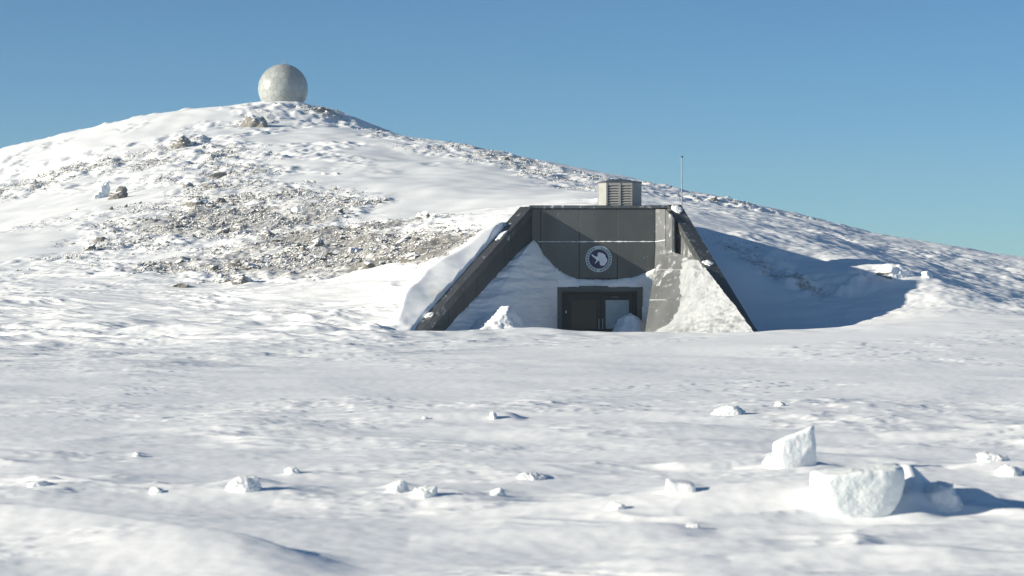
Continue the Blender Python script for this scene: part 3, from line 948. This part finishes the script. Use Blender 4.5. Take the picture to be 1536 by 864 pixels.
# left mass between wing and door
nu, nh = 110, 130
U, Q = np.meshgrid(np.linspace(0, 1, nu), np.linspace(0, 1, nh))
x_wall = 0.50 + U * (fx(835) - 0.50)
ctop = curve_z(x_wall)
zz = ctop + (-0.25 - ctop) * Q ** 1.15
hh_ = ctop - zz
lean = 1.62 * (1 - U) ** 1.15
tt = 0.16 * (1 - np.exp(-hh_ / 0.12)) + hh_ * (0.10 + lean) + 0.35 * np.sin(np.pi * U) * (hh_ / 2.6) ** 1.5
tt = tt + (hh_ > 0) * np.minimum(1, hh_ * 2) * (0.11 * fbm(x_wall * 2.2 + hh_, zz * 2.0, 4, 61) + 0.05 * ridged((x_wall + tt) * 1.6, zz * 4.0, 3, 62))
tt = np.where(Q == 0, -0.04, tt)
yw_ = FY - tt
xwing = LT.x - (LT.x - LF.x) / (LT.y - LF.y) * tt - 0.12
xx = xwing + (fx(835) - xwing) * U
edge = 0.05 * perlin(hh_ * 7, U * 3, 63) * (U < 0.02)
P1 = np.stack([xx, yw_, zz + edge], -1)
# cheek turning back to the door frame
ck = P1[:, -1]
P1c = np.stack([np.stack([ck[:, 0] + 0.03 * s_, ck[:, 1] + (FY - 0.05 - ck[:, 1]) * s_, ck[:, 2]], -1) for s_ in (0.0, 0.3, 0.65, 1.0)], 1)
# band over the door and strip right of it
xs_ = np.linspace(fx(833), fx(985), 150)
ct = curve_z(xs_)
def band(xv, ctv, zb, amp, seed, n=26):
    S, X = np.meshgrid(np.linspace(0, 1, n), xv, indexing='ij')
    C_ = np.broadcast_to(ctv, S.shape)
    Z = C_ + (zb - C_) * S
    t = amp * np.sqrt(np.clip(S * 1.6, 0, 1)) * (1 + 0.35 * perlin(X * 2.5, Z * 3, seed)) + 0.012 * perlin(X * 9, Z * 9, seed + 1)
    t = np.where(S == 0, -0.03, t)
    return np.stack([X, FY - t, Z], -1)
P2 = band(xs_, ct, fz(430.6), 0.17, 64)
xs3 = np.linspace(fx(962.5), fx(985), 30)
P3 = band(xs3, np.full(30, fz(430)), -0.25, 0.22, 66, 40)
P3[..., 1] = np.minimum(P3[..., 1], FY - 0.12)
wd = build_sheets('wall_drift', [P1, P1c, P2, P3], M_DRIFT)
tag(wd, 'shadowed blue snow drift banked up against left wing and around the doorway', 'snow drift')

# snow plastered on the apron
r0 = ahit(1004, 376, 0.0)
nu, nv = 120, 120
U, V_ = np.meshgrid(np.linspace(0, 1, nu), np.linspace(0, 1, nv))      # U: left..right, V: up..down
rowpy = 392 + V_ * (545 - 392)
left_px = np.interp(rowpy, [392, 405, 425, 450, 470, 485, 495, 512, 545], [1025, 1020, 1019, 1021, 1014, 1003, 984, 962, 950])
_rp = np.array([392., 400, 420, 450, 480, 512, 545]); right_px = np.interp(rowpy, _rp, [wall_px(q) + 3 for q in _rp])
left_px = left_px + 3.0 * perlin(rowpy / 7.0, rowpy * 0, 71)
PX = left_px + (right_px - left_px) * U
PP = np.empty(PX.shape + (3,))
o_ = np.array([0, 0, EYE]); an = np.array(AN)
R_ = np.stack([(PX - CX) / FPX, np.ones_like(PX), (CY - rowpy) / FPX], -1)
t_ = ((np.array(AT) - o_) @ an) / (R_ @ an)
PP = o_ + R_ * t_[..., None]
gxp = PP[..., 1]; gzp = PP[..., 2]
th = 0.20 * sstep(0, 0.75, U) ** 0.8 * (0.5 + 0.5 * sstep(0, 0.2, V_)) + 0.25 * sstep(0.6, 1, V_) * sstep(0, .4, U)
th = th * (1 + 0.45 * fbm(gxp * 1.8, gzp * 1.8, 4, 72, 0.6)) + 0.02 * sstep(0.02, .2, U) * ridged(gxp * 4, gzp * 5, 2, 73)
th = np.where((U == 0) | (V_ == 0), -0.02, th)
PP = PP + th[..., None] * an
ad = build_sheets('apron_drift', [PP], M_THIN, True)
tag(ad, 'sunlit ragged snow plastered over the sloping metal panels of right wing', 'snow drift')

# ------------------------------------------------------------------ convex lumps: snow blocks, boulders
_ICO = {}
def ico(sub):
    if sub not in _ICO:
        bm = bmesh.new(); bmesh.ops.create_icosphere(bm, subdivisions=sub, radius=1.0)
        bm.verts.ensure_lookup_table()
        _ICO[sub] = (np.array([v.co[:] for v in bm.verts]), [tuple(v.index for v in f.verts) for f in bm.faces])
        bm.free()
    return _ICO[sub]

def lump_mesh(name, planes, p=16, sub=4, rough=0.05, freq=3.0, seed=0, scale=(1, 1, 1), smooth=True, soft=False):
    """rounded convex body: intersection of half-spaces (normal, distance), with a rough surface"""
    D, F = ico(sub)
    s = np.zeros(len(D))
    for n, d in planes:
        n = np.array(n, float); n /= np.linalg.norm(n)
        s += np.maximum(D @ n, 0) ** p / d ** p
    r = s ** (-1.0 / p)
    r = np.minimum(r, 1.18 * np.median(r)) if soft else r
    V = D * r[:, None]
    o = np.array([mnoise.fractal(Vector(v * freq + seed * 11.3), 0.7, 2.1, 4) for v in V])
    V = V * (1 + rough * o[:, None]) * np.array(scale)
    return mesh_from(name, V.tolist(), F, smooth)

def rand_planes(rng, n=11, lo=0.7, hi=1.1):
    ps = [((0, 0, -1), 0.8)]
    for k in range(n):
        t = rng.uniform(0, 2 * math.pi); zc = rng.uniform(-0.5, 1.0)
        q = math.sqrt(max(0, 1 - zc * zc))
        ps.append(((q * math.cos(t), q * math.sin(t), zc), rng.uniform(lo, hi)))
    return ps

def put(name, me, mat, loc, label, cat, group=None, rot=(0, 0, 0)):
    o = link(name, me, mat)
    o.location = loc; o.rotation_euler = rot
    return tag(o, label, cat, group)

GRP = 'snow blocks lying on the snow field'
# upright slab: left face lit, vertical right edge, peaked top
g = ground(1195, 701, 12, 40); s = g.y / FPX
slab = [((-1, -0.30, 0.05), 29), ((1, 0.05, 0.03), 30), ((-0.42, 0.0, 1), 22), ((0.1, -1, 0.12), 14), ((0, 1, 0.1), 15), ((0, 0, -1), 36), ((0.4, -1, -0.1), 18), ((-0.7, -0.1, 0.8), 30), ((0.9, -0.5, 0.2), 28)]
put('snow_slab', lump_mesh('snow_slab', [(n, d * s) for n, d in slab], 24, 5, 0.06, 7.0, 3), M_BLOCK, (g.x, g.y + 0.02, g.z + 27 * s),
    'upright squared snow slab with slanting top standing on its edge', 'snow block', GRP)
# wind-carved icy wedge
g = ground(1289, 784, 11, 30); s = 15.2 / FPX
wc = Vector(W(1290, 742, 15.42))
wed = [((-0.95, -0.25, 0.05), 68), ((-0.78, -0.2, -0.60), 50), ((-0.3, -0.3, -0.90), 46), ((0.3, -0.3, -0.90), 47), ((0.78, -0.2, -0.60), 56), ((1, 0, 0), 67),
       ((-0.10, -0.02, 1), 38), ((0.06, -1, -0.12), 30), ((0.35, -1, -0.1), 38), ((0, 1, 0), 60), ((-1, 0, 0), 72), ((0, 0, -1), 60)]
put('icy_snow_block', lump_mesh('icy_snow_block', [(n, d * s) for n, d in wed], 12, 5, 0.055, 5.5, 5), M_ICE, wc,
    'large translucent wind-carved snow wedge with flat top, biggest of the blocks', 'snow block', GRP)
g = Vector(W(1410, 768, 15.65)); s = 15.5 / FPX
chk = [((-1, -0.4, 0.35), 40), ((0.9, -0.3, 0.55), 36), ((0.35, -0.2, 1), 42), ((0, -1, 0.5), 30), ((0, 1, 0.3), 40), ((0, 0, -1), 45), ((-0.35, -0.2, 1), 38), ((0.9, 0, 0.9), 40)]
put('snow_block', lump_mesh('snow_block', [(n, d * s) for n, d in chk], 10, 5, 0.20, 6.0, 9), M_BLOCK, g,
    'rounded snow block half buried right beside the large icy wedge', 'snow block', GRP)

rng = random.Random(4)
for i, (px, py, hw, ht, nm, lb, boxy) in enumerate(BLOCKS):
    g = ground(px, py, 11, 60); s = g.y / FPX
    if boxy:
        pl = [((-1, 0, 0.1), 20), ((1, 0.1, 0.1), 22), ((0.12, -0.1, 1), 9.5), ((0, -1, 0.1), 14), ((0, 1, 0), 15), ((0, 0, -1), 12), ((0.6, 0, 1), 18)]
        me = lump_mesh(nm, [(n, d * s) for n, d in pl], 18, 4, 0.07, 9.0, i)
        lift = 6 * s
    else:
        pl = rand_planes(rng)
        me = lump_mesh(nm, pl, 7, 5, 0.15, 2.2, i, (hw * 0.8 * s, max(hw * 0.7, ht) * 0.8 * s, ht * 0.78 * s), True, True)
        lift = ht * 0.10 * s
    put(nm, me, M_BLOCK, (g.x, g.y + 0.05, g.z + lift), lb, 'snow block' if nm == 'snow_block' else 'snow mound' if nm == 'snow_mound' else 'snow lump', GRP)

# lumps in the forecourt
g = Vector(W(945, 503, 61.3)); s = g.y / FPX
put('snow_boulder', lump_mesh('snow_boulder', [(n, d * s) for n, d in [((-1, -0.3, 0.45), 22), ((1, -0.3, 0.3), 24), ((0, -0.3, 1), 35), ((0, -1, 0.3), 22), ((0, 1, 0.2), 20), ((0, 0, -1), 34), ((-.6, 0, 1), 29), ((0.7, 0, 1), 28)]], 10, 5, 0.13, 5.0, 2),
    M_DRIFT, (g.x, g.y, g.z), 'rough snow boulder blocking the right-hand door leaf', 'snow boulder')
g = Vector(W(752, 503, 58.3)); s = g.y / FPX
put('snow_hummock', lump_mesh('snow_hummock', [(n, d * s) for n, d in [((-0.58, -0.25, 1), 30), ((0.95, -0.3, 0.6), 30), ((0.1, -1, 0.7), 34), ((0, 1, 0.4), 40), ((0, 0, -1), 40), ((0.25, 0, 1), 44), ((-1, 0, 0.2), 66)]], 18, 5, 0.13, 3.5, 8),
    M_DRIFT, (g.x, g.y, g.z), 'sunlit jagged snow hummock in front of the left-hand drift', 'snow boulder')

# snow caught on the copings and at the right-hand top corner
def on_coping(T, F, a, out, w):
    return F.lerp(T, a) + out * w + Vector((0, 0, 0.0))
for T_, F_, a_, o_v, L_, lb in ((LT, LF, 0.76, lout, 0.20, 'white snow patch high on the left coping, near the roof'),
                          (LT, LF, 0.13, lout, 0.13, 'white snow patch low on the left coping, near its foot'),
                          (RT, RF, 0.955, rout, 0.24, 'white snow cap on the top end of the right coping'),
                          (RT, RF, 0.52, rout, 0.12, 'thin white snow streak halfway down the right coping')):
    d_ = (T_ - F_).normalized(); up_ = d_.cross(o_v).normalized()
    if up_.z < 0: up_ = -up_
    c_ = F_.lerp(T_, a_) + o_v * 0.12 + Vector((0, 0, -0.10)) + up_ * 0.10
    me_ = lump_mesh('snow_patch', rand_planes(random.Random(int(a_ * 100))), 8, 4, 0.25, 2.0, a_ * 10, (L_, 0.12, 0.045))
    co_ = np.empty(len(me_.vertices) * 3); me_.vertices.foreach_get('co', co_); co_ = co_.reshape(-1, 3)
    R3 = np.array([list(d_), list(o_v), list(up_)])
    me_.vertices.foreach_set('co', (co_ @ R3).ravel()); me_.update()
    put('snow_patch', me_, M_SNOW, c_, lb, 'snow patch', 'snow caught on the copings')

# right-hand slope: two snow-caked rocks
for px, py, hw, ht, nm, lb, sd in ((1342, 413, 26, 17, 'snow_caked_outcrop', 'snow-caked rock outcrop on the right-hand slope beyond the shaded hollow', 21),
                                   (1392, 416, 14, 13, 'snow_caked_boulder', 'snow-caked round boulder in the shade of a larger snow-caked outcrop', 22)):
    g = ground(px, py, 60, 140); s = g.y / FPX
    put(nm, lump_mesh(nm, rand_planes(random.Random(sd)), 7, 5, 0.10, 2.2, sd, (hw * s, hw * s, ht * s), True, True), M_SNOWROCK, (g.x, g.y + 0.2, g.z - ht * 0.1 * s), lb, 'boulder')

# rocks and outcrops of the hill
outs = [(176, 298, 17, 17, 'boulder', 'dark boulder with a snowy hollow on its sunny side, on open slope', 'boulder', 31),
        (157, 296, 7, 20, 'snow_caked_boulder', 'tall white snow-caked boulder beside the dark boulder on open slope', 'boulder', 32),
        (272, 222, 17, 9, 'outcrop', 'tan rock outcrop jutting from snow on the left shoulder of the hill', 'outcrop', 33),
        (385, 190, 20, 17, 'outcrop', 'rugged rock outcrop below the white dome casting a long shadow', 'outcrop', 34),
        (268, 432, 18, 9, 'outcrop', 'low rock with a snow cap at the foot of the scree', 'outcrop', 35),
        (482, 166, 18, 7, 'outcrop', 'dark flat rock outcrop on the crest right of the dome', 'outcrop', 36),
        (726, 352, 14, 5, 'outcrop', 'small brown rock poking from the bank beside the left wing', 'outcrop', 37),
        (505, 262, 8, 4, 'snow_caked_boulder', 'small snow-caked boulder alone on the smooth slope under the dome', 'boulder', 38),
        (487, 262, 6, 4, 'snow_caked_boulder', 'small snow-caked boulder next to another on the smooth slope', 'boulder', 39),
        (330, 265, 16, 8, 'outcrop', 'brown rock rib between scree and left shoulder of the hill', 'outcrop', 40),
        (756, 240, 9, 5, 'outcrop', 'light brown rock on the stony ridge right of the dome', 'outcrop', 41)]
for px, py, hw, ht, nm, lb, ct_, sd in outs:
    g = ground(px, py, 58, 260); s = g.y / FPX
    mt = M_SNOWROCK if 'snow' in nm else M_ROCK
    put(nm, lump_mesh(nm, rand_planes(random.Random(sd), 12, 0.65, 1.1), 14, 5, 0.24, 1.5, sd, (hw * s, hw * s * 0.9, ht * s)), mt, (g.x, g.y + 0.3, g.z - ht * 0.12 * s), lb, ct_)

# ------------------------------------------------------------------ scree
cand = []
tot = 230000
reg = []
for cx, cy, rx, ry, st in SPOTS:
    n = int(3200 * st * rx * ry / 60.0 * 3)
    reg.append((RNG.normal(cx, rx * 0.62, n), RNG.normal(cy, ry * 0.62, n)))
sxs = np.concatenate([r[0] for r in reg]); sys_ = np.concatenate([r[1] for r in reg])
mk = rock_mask(sxs, sys_) * (0.15 + 1.25 * np.clip(fbm(sxs / 2.8, sys_ / 5.0, 4, 81) + 0.28, 0, 1))
keep = RNG.random(len(sxs)) < np.clip(mk - 0.10, 0, 1) * 1.5
keep &= sys_ > 60
sxs = sxs[keep]; sys_ = sys_[keep]
if len(sxs) > 46000:
    pick = RNG.permutation(len(sxs))[:46000]; sxs = sxs[pick]; sys_ = sys_[pick]
szs = H(sxs, sys_)
NS = len(sxs)
size = 0.028 + 0.070 * RNG.random(NS) ** 2.4 + 0.11 * (RNG.random(NS) < 0.03)
size *= np.where(sys_ < 75, 0.35, 1.0) * (0.75 + 0.25 * np.clip(sys_ / 150, 0.5, 1.6))
# a handful of irregular stones
stones = []
D1, F1 = ico(1)
for k in range(10):
    r_ = np.random.default_rng(100 + k)
    s = np.zeros(len(D1))
    for q in range(9):
        n = r_.normal(size=3); n /= np.linalg.norm(n)
        s += np.maximum(D1 @ n, 0) ** 12 / r_.uniform(0.5, 1.0) ** 12
    s += 1e-3
    V = D1 * np.clip(s ** (-1 / 12.0), 0.3, 1.4)[:, None]
    stones.append(V * np.array([r_.uniform(0.9, 1.6), r_.uniform(0.7, 1.1), r_.uniform(0.4, 0.75)]))
F1a = np.array(F1)
def stone_batch(idx):
    V = []; F = []
    nv = len(D1)
    for k in range(10):
        ii = idx[idx % 10 == k]
        if len(ii) == 0: continue
        a = RNG.random(len(ii)) * 2 * np.pi
        tl = RNG.normal(0, 0.5, len(ii))
        c, s_ = np.cos(a), np.sin(a); ct_, st_ = np.cos(tl), np.sin(tl)
        P = stones[k][None] * size[ii][:, None, None]
        x1 = P[..., 0] * ct_[:, None] - P[..., 2] * st_[:, None]; z1 = P[..., 0] * st_[:, None] + P[..., 2] * ct_[:, None]
        x2 = x1 * c[:, None] - P[..., 1] * s_[:, None]; y2 = x1 * s_[:, None] + P[..., 1] * c[:, None]
        Q_ = np.stack([x2 + sxs[ii][:, None], y2 + sys_[ii][:, None], z1 + szs[ii][:, None] - 0.05 * size[ii][:, None]], -1)
        V.append(Q_.reshape(-1, 3))
        F.append((F1a[None] + (np.arange(len(ii)) * nv)[:, None, None] + sum(len(v) for v in V[:-1])).reshape(-1, 3))
    return np.concatenate(V), np.concatenate(F)

def fast_mesh(name, V, F, mat, smooth=False):
    me = bpy.data.meshes.new(name)
    me.vertices.add(len(V)); me.vertices.foreach_set('co', V.astype(np.float32).ravel())
    me.loops.add(F.size); me.loops.foreach_set('vertex_index', F.astype(np.int32).ravel())
    me.polygons.add(len(F)); me.polygons.foreach_set('loop_start', np.arange(0, F.size, F.shape[1], dtype=np.int32))
    me.update(calc_edges=True)
    if smooth: me.polygons.foreach_set('use_smooth', np.ones(len(F), bool))
    return link(name, me, mat)
V, F = stone_batch(np.arange(NS))
sc = fast_mesh('scree', V, F, M_SCREE)
tag(sc, 'loose grey brown stones of the frosted scree covering the slope', 'scree', kind='stuff')
# the largest stones as individuals
big = []
for k in range(6):
    rg = random.Random(200 + k)
    big.append(lump_mesh('rock', rand_planes(rg, 16, 0.75, 1.05), 20, 3, 0.22, 1.3, 300 + k, (1.1, 0.85, 0.62), False))
    big[-1].materials.append(M_ROCK)
rg = np.random.default_rng(5)
cnt = 0
order = rg.permutation(NS)
for i in order:
    if cnt >= 150: break
    if sys_[i] < 78 or sys_[i] > 160: continue
    o = bpy.data.objects.new('rock', big[cnt % 6]); COL.objects.link(o)
    r = (0.11 + 0.34 * rg.random() ** 3) * (0.7 + sys_[i] / 300)
    o.location = (sxs[i], sys_[i], szs[i] + 0.1 * r); o.scale = (r, r, r); o.rotation_euler = (rg.normal(0, .25), rg.normal(0, .25), rg.uniform(0, 6.28))
    tag(o, 'larger grey brown rock among the smaller stones of the frosted scree', 'rock', 'larger rocks in the scree')
    cnt += 1

# ------------------------------------------------------------------ ventilation housing on the roof
VY = 63.6
kv = VY / FPX
def vx(px): return (px - CX) * kv
VZ0 = ROOF + 0.002
VZ1 = EYE + (CY - 273.5) * kv
VR = empty('ventilation_housing', (vx(930), VY + 0.4, VZ0))
tag(VR, 'pale louvred ventilation housing standing on the entrance roof', 'vent housing')
xa, xb, xc, xd = vx(898), vx(909.5), vx(948.5), vx(963)
plan = [(xa, VY + 0.30), (xb, VY), (xc, VY), (xd, VY + 0.26), (xd, VY + 0.85), (xc, VY + 1.1), (xb, VY + 1.1), (xa, VY + 0.85)]
cxp = sum(p[0] for p in plan) / 8; cyp = sum(p[1] for p in plan) / 8
inner = [(x + (cxp - x) * 0.06, y + (cyp - y) * 0.06) for x, y in plan]
prism('duct', [(x, y, VZ0) for x, y in inner], (0, 0, VZ1 - VZ0 - 0.01), M_VENTD, VR)
def side(p, q, name):
    d = Vector((q[0] - p[0], q[1] - p[1], 0)).normalized() * 0.012
    nrm = Vector((-d.y, d.x, 0)).normalized() * 0.03
    return prism(name, [(p[0] + d.x, p[1] + d.y, VZ0), (q[0] - d.x, q[1] - d.y, VZ0), (q[0] - d.x, q[1] - d.y, VZ1 - 0.012), (p[0] + d.x, p[1] + d.y, VZ1 - 0.012)], nrm, M_VENT, VR)
for i in range(8):
    if i == 1: continue
    side(plan[i], plan[(i + 1) % 8], 'side_panel')
# front: frame, mullion, slats
zt0, zt1 = VZ0 + 0.03, VZ1 - 0.09
xm = vx(930)
for x0, x1 in ((xb, xb + 0.03), (xm - 0.035, xm + 0.02), (xc - 0.03, xc)):
    box('louvre_post', x0, x1, VY - 0.022, VY + 0.02, VZ0, VZ1 - 0.012, M_VENT, VR)
box('louvre_head', xb + 0.031, xm - 0.036, VY - 0.012, VY + 0.02, zt1 + 0.005, VZ1 - 0.012, M_VENT, VR)
box('louvre_head', xm + 0.021, xc - 0.031, VY - 0.012, VY + 0.02, zt1 + 0.005, VZ1 - 0.012, M_VENT, VR)
ns = 8
for x0, x1 in ((xb + 0.031, xm - 0.036), (xm + 0.021, xc - 0.031)):
    for k in range(ns):
        z = zt0 + (zt1 - zt0) * k / ns
        prism('louvre_slat', [(x0, VY - 0.016, z), (x0, VY - 0.008, z), (x0, VY + 0.03, z + 0.062), (x0, VY + 0.022, z + 0.062)], (x1 - x0, 0, 0), M_VENT, VR)
# low hipped cap
capb = [(x + (x - cxp) * 0.03, y + (y - cyp) * 0.03) for x, y in plan]
vs = [(x, y, VZ1 - 0.01) for x, y in capb] + [(x, y, VZ1 + 0.02) for x, y in capb] + [(cxp + (x - cxp) * 0.35, cyp + (y - cyp) * 0.35, VZ1 + 0.10) for x, y in capb]
fs = [tuple(range(8))[::-1]]
for l in (0, 8):
    fs += [(l + i, l + (i + 1) % 8, l + 8 + (i + 1) % 8, l + 8 + i) for i in range(8)]
fs.append(tuple(range(16, 24)))
link('cap', mesh_from('cap', vs, fs), M_COPING, VR)
tube('lifting_eye', (cxp + 0.03, cyp - 0.05, VZ1 + 0.095), (cxp + 0.03, cyp - 0.05, VZ1 + 0.13), 0.05, 0.03, M_BLACK, VR, 8)

# ------------------------------------------------------------------ mast
mx, my = (1022.5 - CX) / FPX * 63.2, 63.2
mz0 = gz(mx, my) - 0.1
MA = empty('antenna_mast', (mx, my, mz0))
tag(MA, 'thin grey antenna mast with a dark tip behind the right wing', 'mast')
ztop = EYE + (CY - 236) / FPX * my
tube('pole', (mx, my, mz0), (mx, my, mz0 + (ztop - mz0) * 0.45), 0.030, 0.028, M_MAST, MA)
tube('pole', (mx, my, mz0 + (ztop - mz0) * 0.44), (mx, my, ztop), 0.021, 0.017, M_MAST, MA)
tube('tip', (mx + 0.01, my, ztop - 0.01), (mx + 0.01, my, ztop + 0.04), 0.03, 0.02, M_BLACK, MA)

# ------------------------------------------------------------------ radome
RD = 236.5
kr = RD / FPX
rx0 = (424.7 - CX) * kr; rz0 = EYE + (CY - 133.5) * kr; RR = 37.3 * kr
RA = empty('radome', (rx0, RD, rz0 - RR * 0.75))
tag(RA, 'pale grey radar dome of mottled panels on the hill crest', 'radome')
def radome_mat(i, v):
    return plain_mat('radome_panel_%d' % i, tuple(c * v for c in (0.36, 0.375, 0.365)), 0.33)
RM = [radome_mat(i, v) for i, v in enumerate((0.88, 0.95, 1.0, 1.05))]
M_RSEAM = plain_mat('radome_seam', (0.36, 0.36, 0.35), 0.6)
bm = bmesh.new(); bmesh.ops.create_icosphere(bm, subdivisions=3, radius=1.0)
bm.verts.ensure_lookup_table()
C0 = Vector((rx0, RD, rz0))
rgr = random.Random(3)
zcut = -0.62
for v in bm.verts:
    if v.co.z < zcut - 0.12: continue
    fcs = list(v.link_faces)
    ns_ = v.co.normalized(); t1 = ns_.orthogonal().normalized(); t2 = ns_.cross(t1)
    cs = [f.calc_center_median().normalized() for f in fcs]
    cs.sort(key=lambda c: math.atan2(c.dot(t2), c.dot(t1)))
    cs = [(c + (ns_ - c) * 0.035) for c in cs]
    m_ = len(cs)
    # crown the panel with one ring so that it follows the sphere
    mid = [(c * 0.5 + ns_ * 0.5).normalized() for c in cs]
    vs = [C0 + c.normalized() * RR * 0.985 for c in cs] + [C0 + c.normalized() * RR for c in cs] + [C0 + c * RR for c in mid] + [C0 + ns_ * RR]
    fs = []
    for a in range(m_):
        b = (a + 1) % m_
        fs += [(a, b, m_ + b, m_ + a), (m_ + a, m_ + b, 2 * m_ + b, 2 * m_ + a), (2 * m_ + a, 2 * m_ + b, 3 * m_)]
    me = mesh_from('panel', vs, fs, False)
    for p in me.polygons: p.use_smooth = True
    try:
        me.set_sharp_from_angle(angle=math.radians(35))
    except Exception:
        pass
    link('panel', me, RM[rgr.randrange(4)], RA)
bm.free()
bm = bmesh.new(); bmesh.ops.create_uvsphere(bm, u_segments=48, v_segments=24, radius=RR * 0.988)
me = bpy.data.meshes.new('shell'); bm.to_mesh(me); bm.free()
for p in me.polygons: p.use_smooth = True
so = link('shell', me, M_RSEAM); so.location = C0
so.parent = RA; so.matrix_parent_inverse = world_of(RA).inverted()
tube('base_ring', (rx0, RD, rz0 - RR * 0.98), (rx0, RD, rz0 - RR * 0.60), RR * 0.80, RR * 0.80, M_RSEAM, RA, 40)
for dx, h in ((0.0, 0.5), (0.22, 0.38)):
    tube('lightning_rod', (rx0 + dx - 0.1, RD, rz0 + RR * 0.985), (rx0 + dx - 0.1, RD, rz0 + RR + h), 0.03, 0.02, M_MAST, RA, 6)
# ------------------------------------------------------------------ thin haze volume added to lift shadows and pale the low sky
hz = box('haze', -420, 420, -60, 620, -6.0, 30.0, None)
m, N, L, P = new_mat('softening_haze')
N.remove(P)
pv = N.new('ShaderNodeVolumePrincipled')
pv.inputs['Color'].default_value = (0.78, 0.93, 1.0, 1)
pv.inputs['Density'].default_value = 0.0005
pv.inputs['Anisotropy'].default_value = 0.2
L.new(pv.outputs[0], N['Material Output'].inputs['Volume'])
hz.data.materials.append(m)
tag(hz, 'thin haze added over field and hill to soften shadows and low sky', 'haze', kind='stuff')
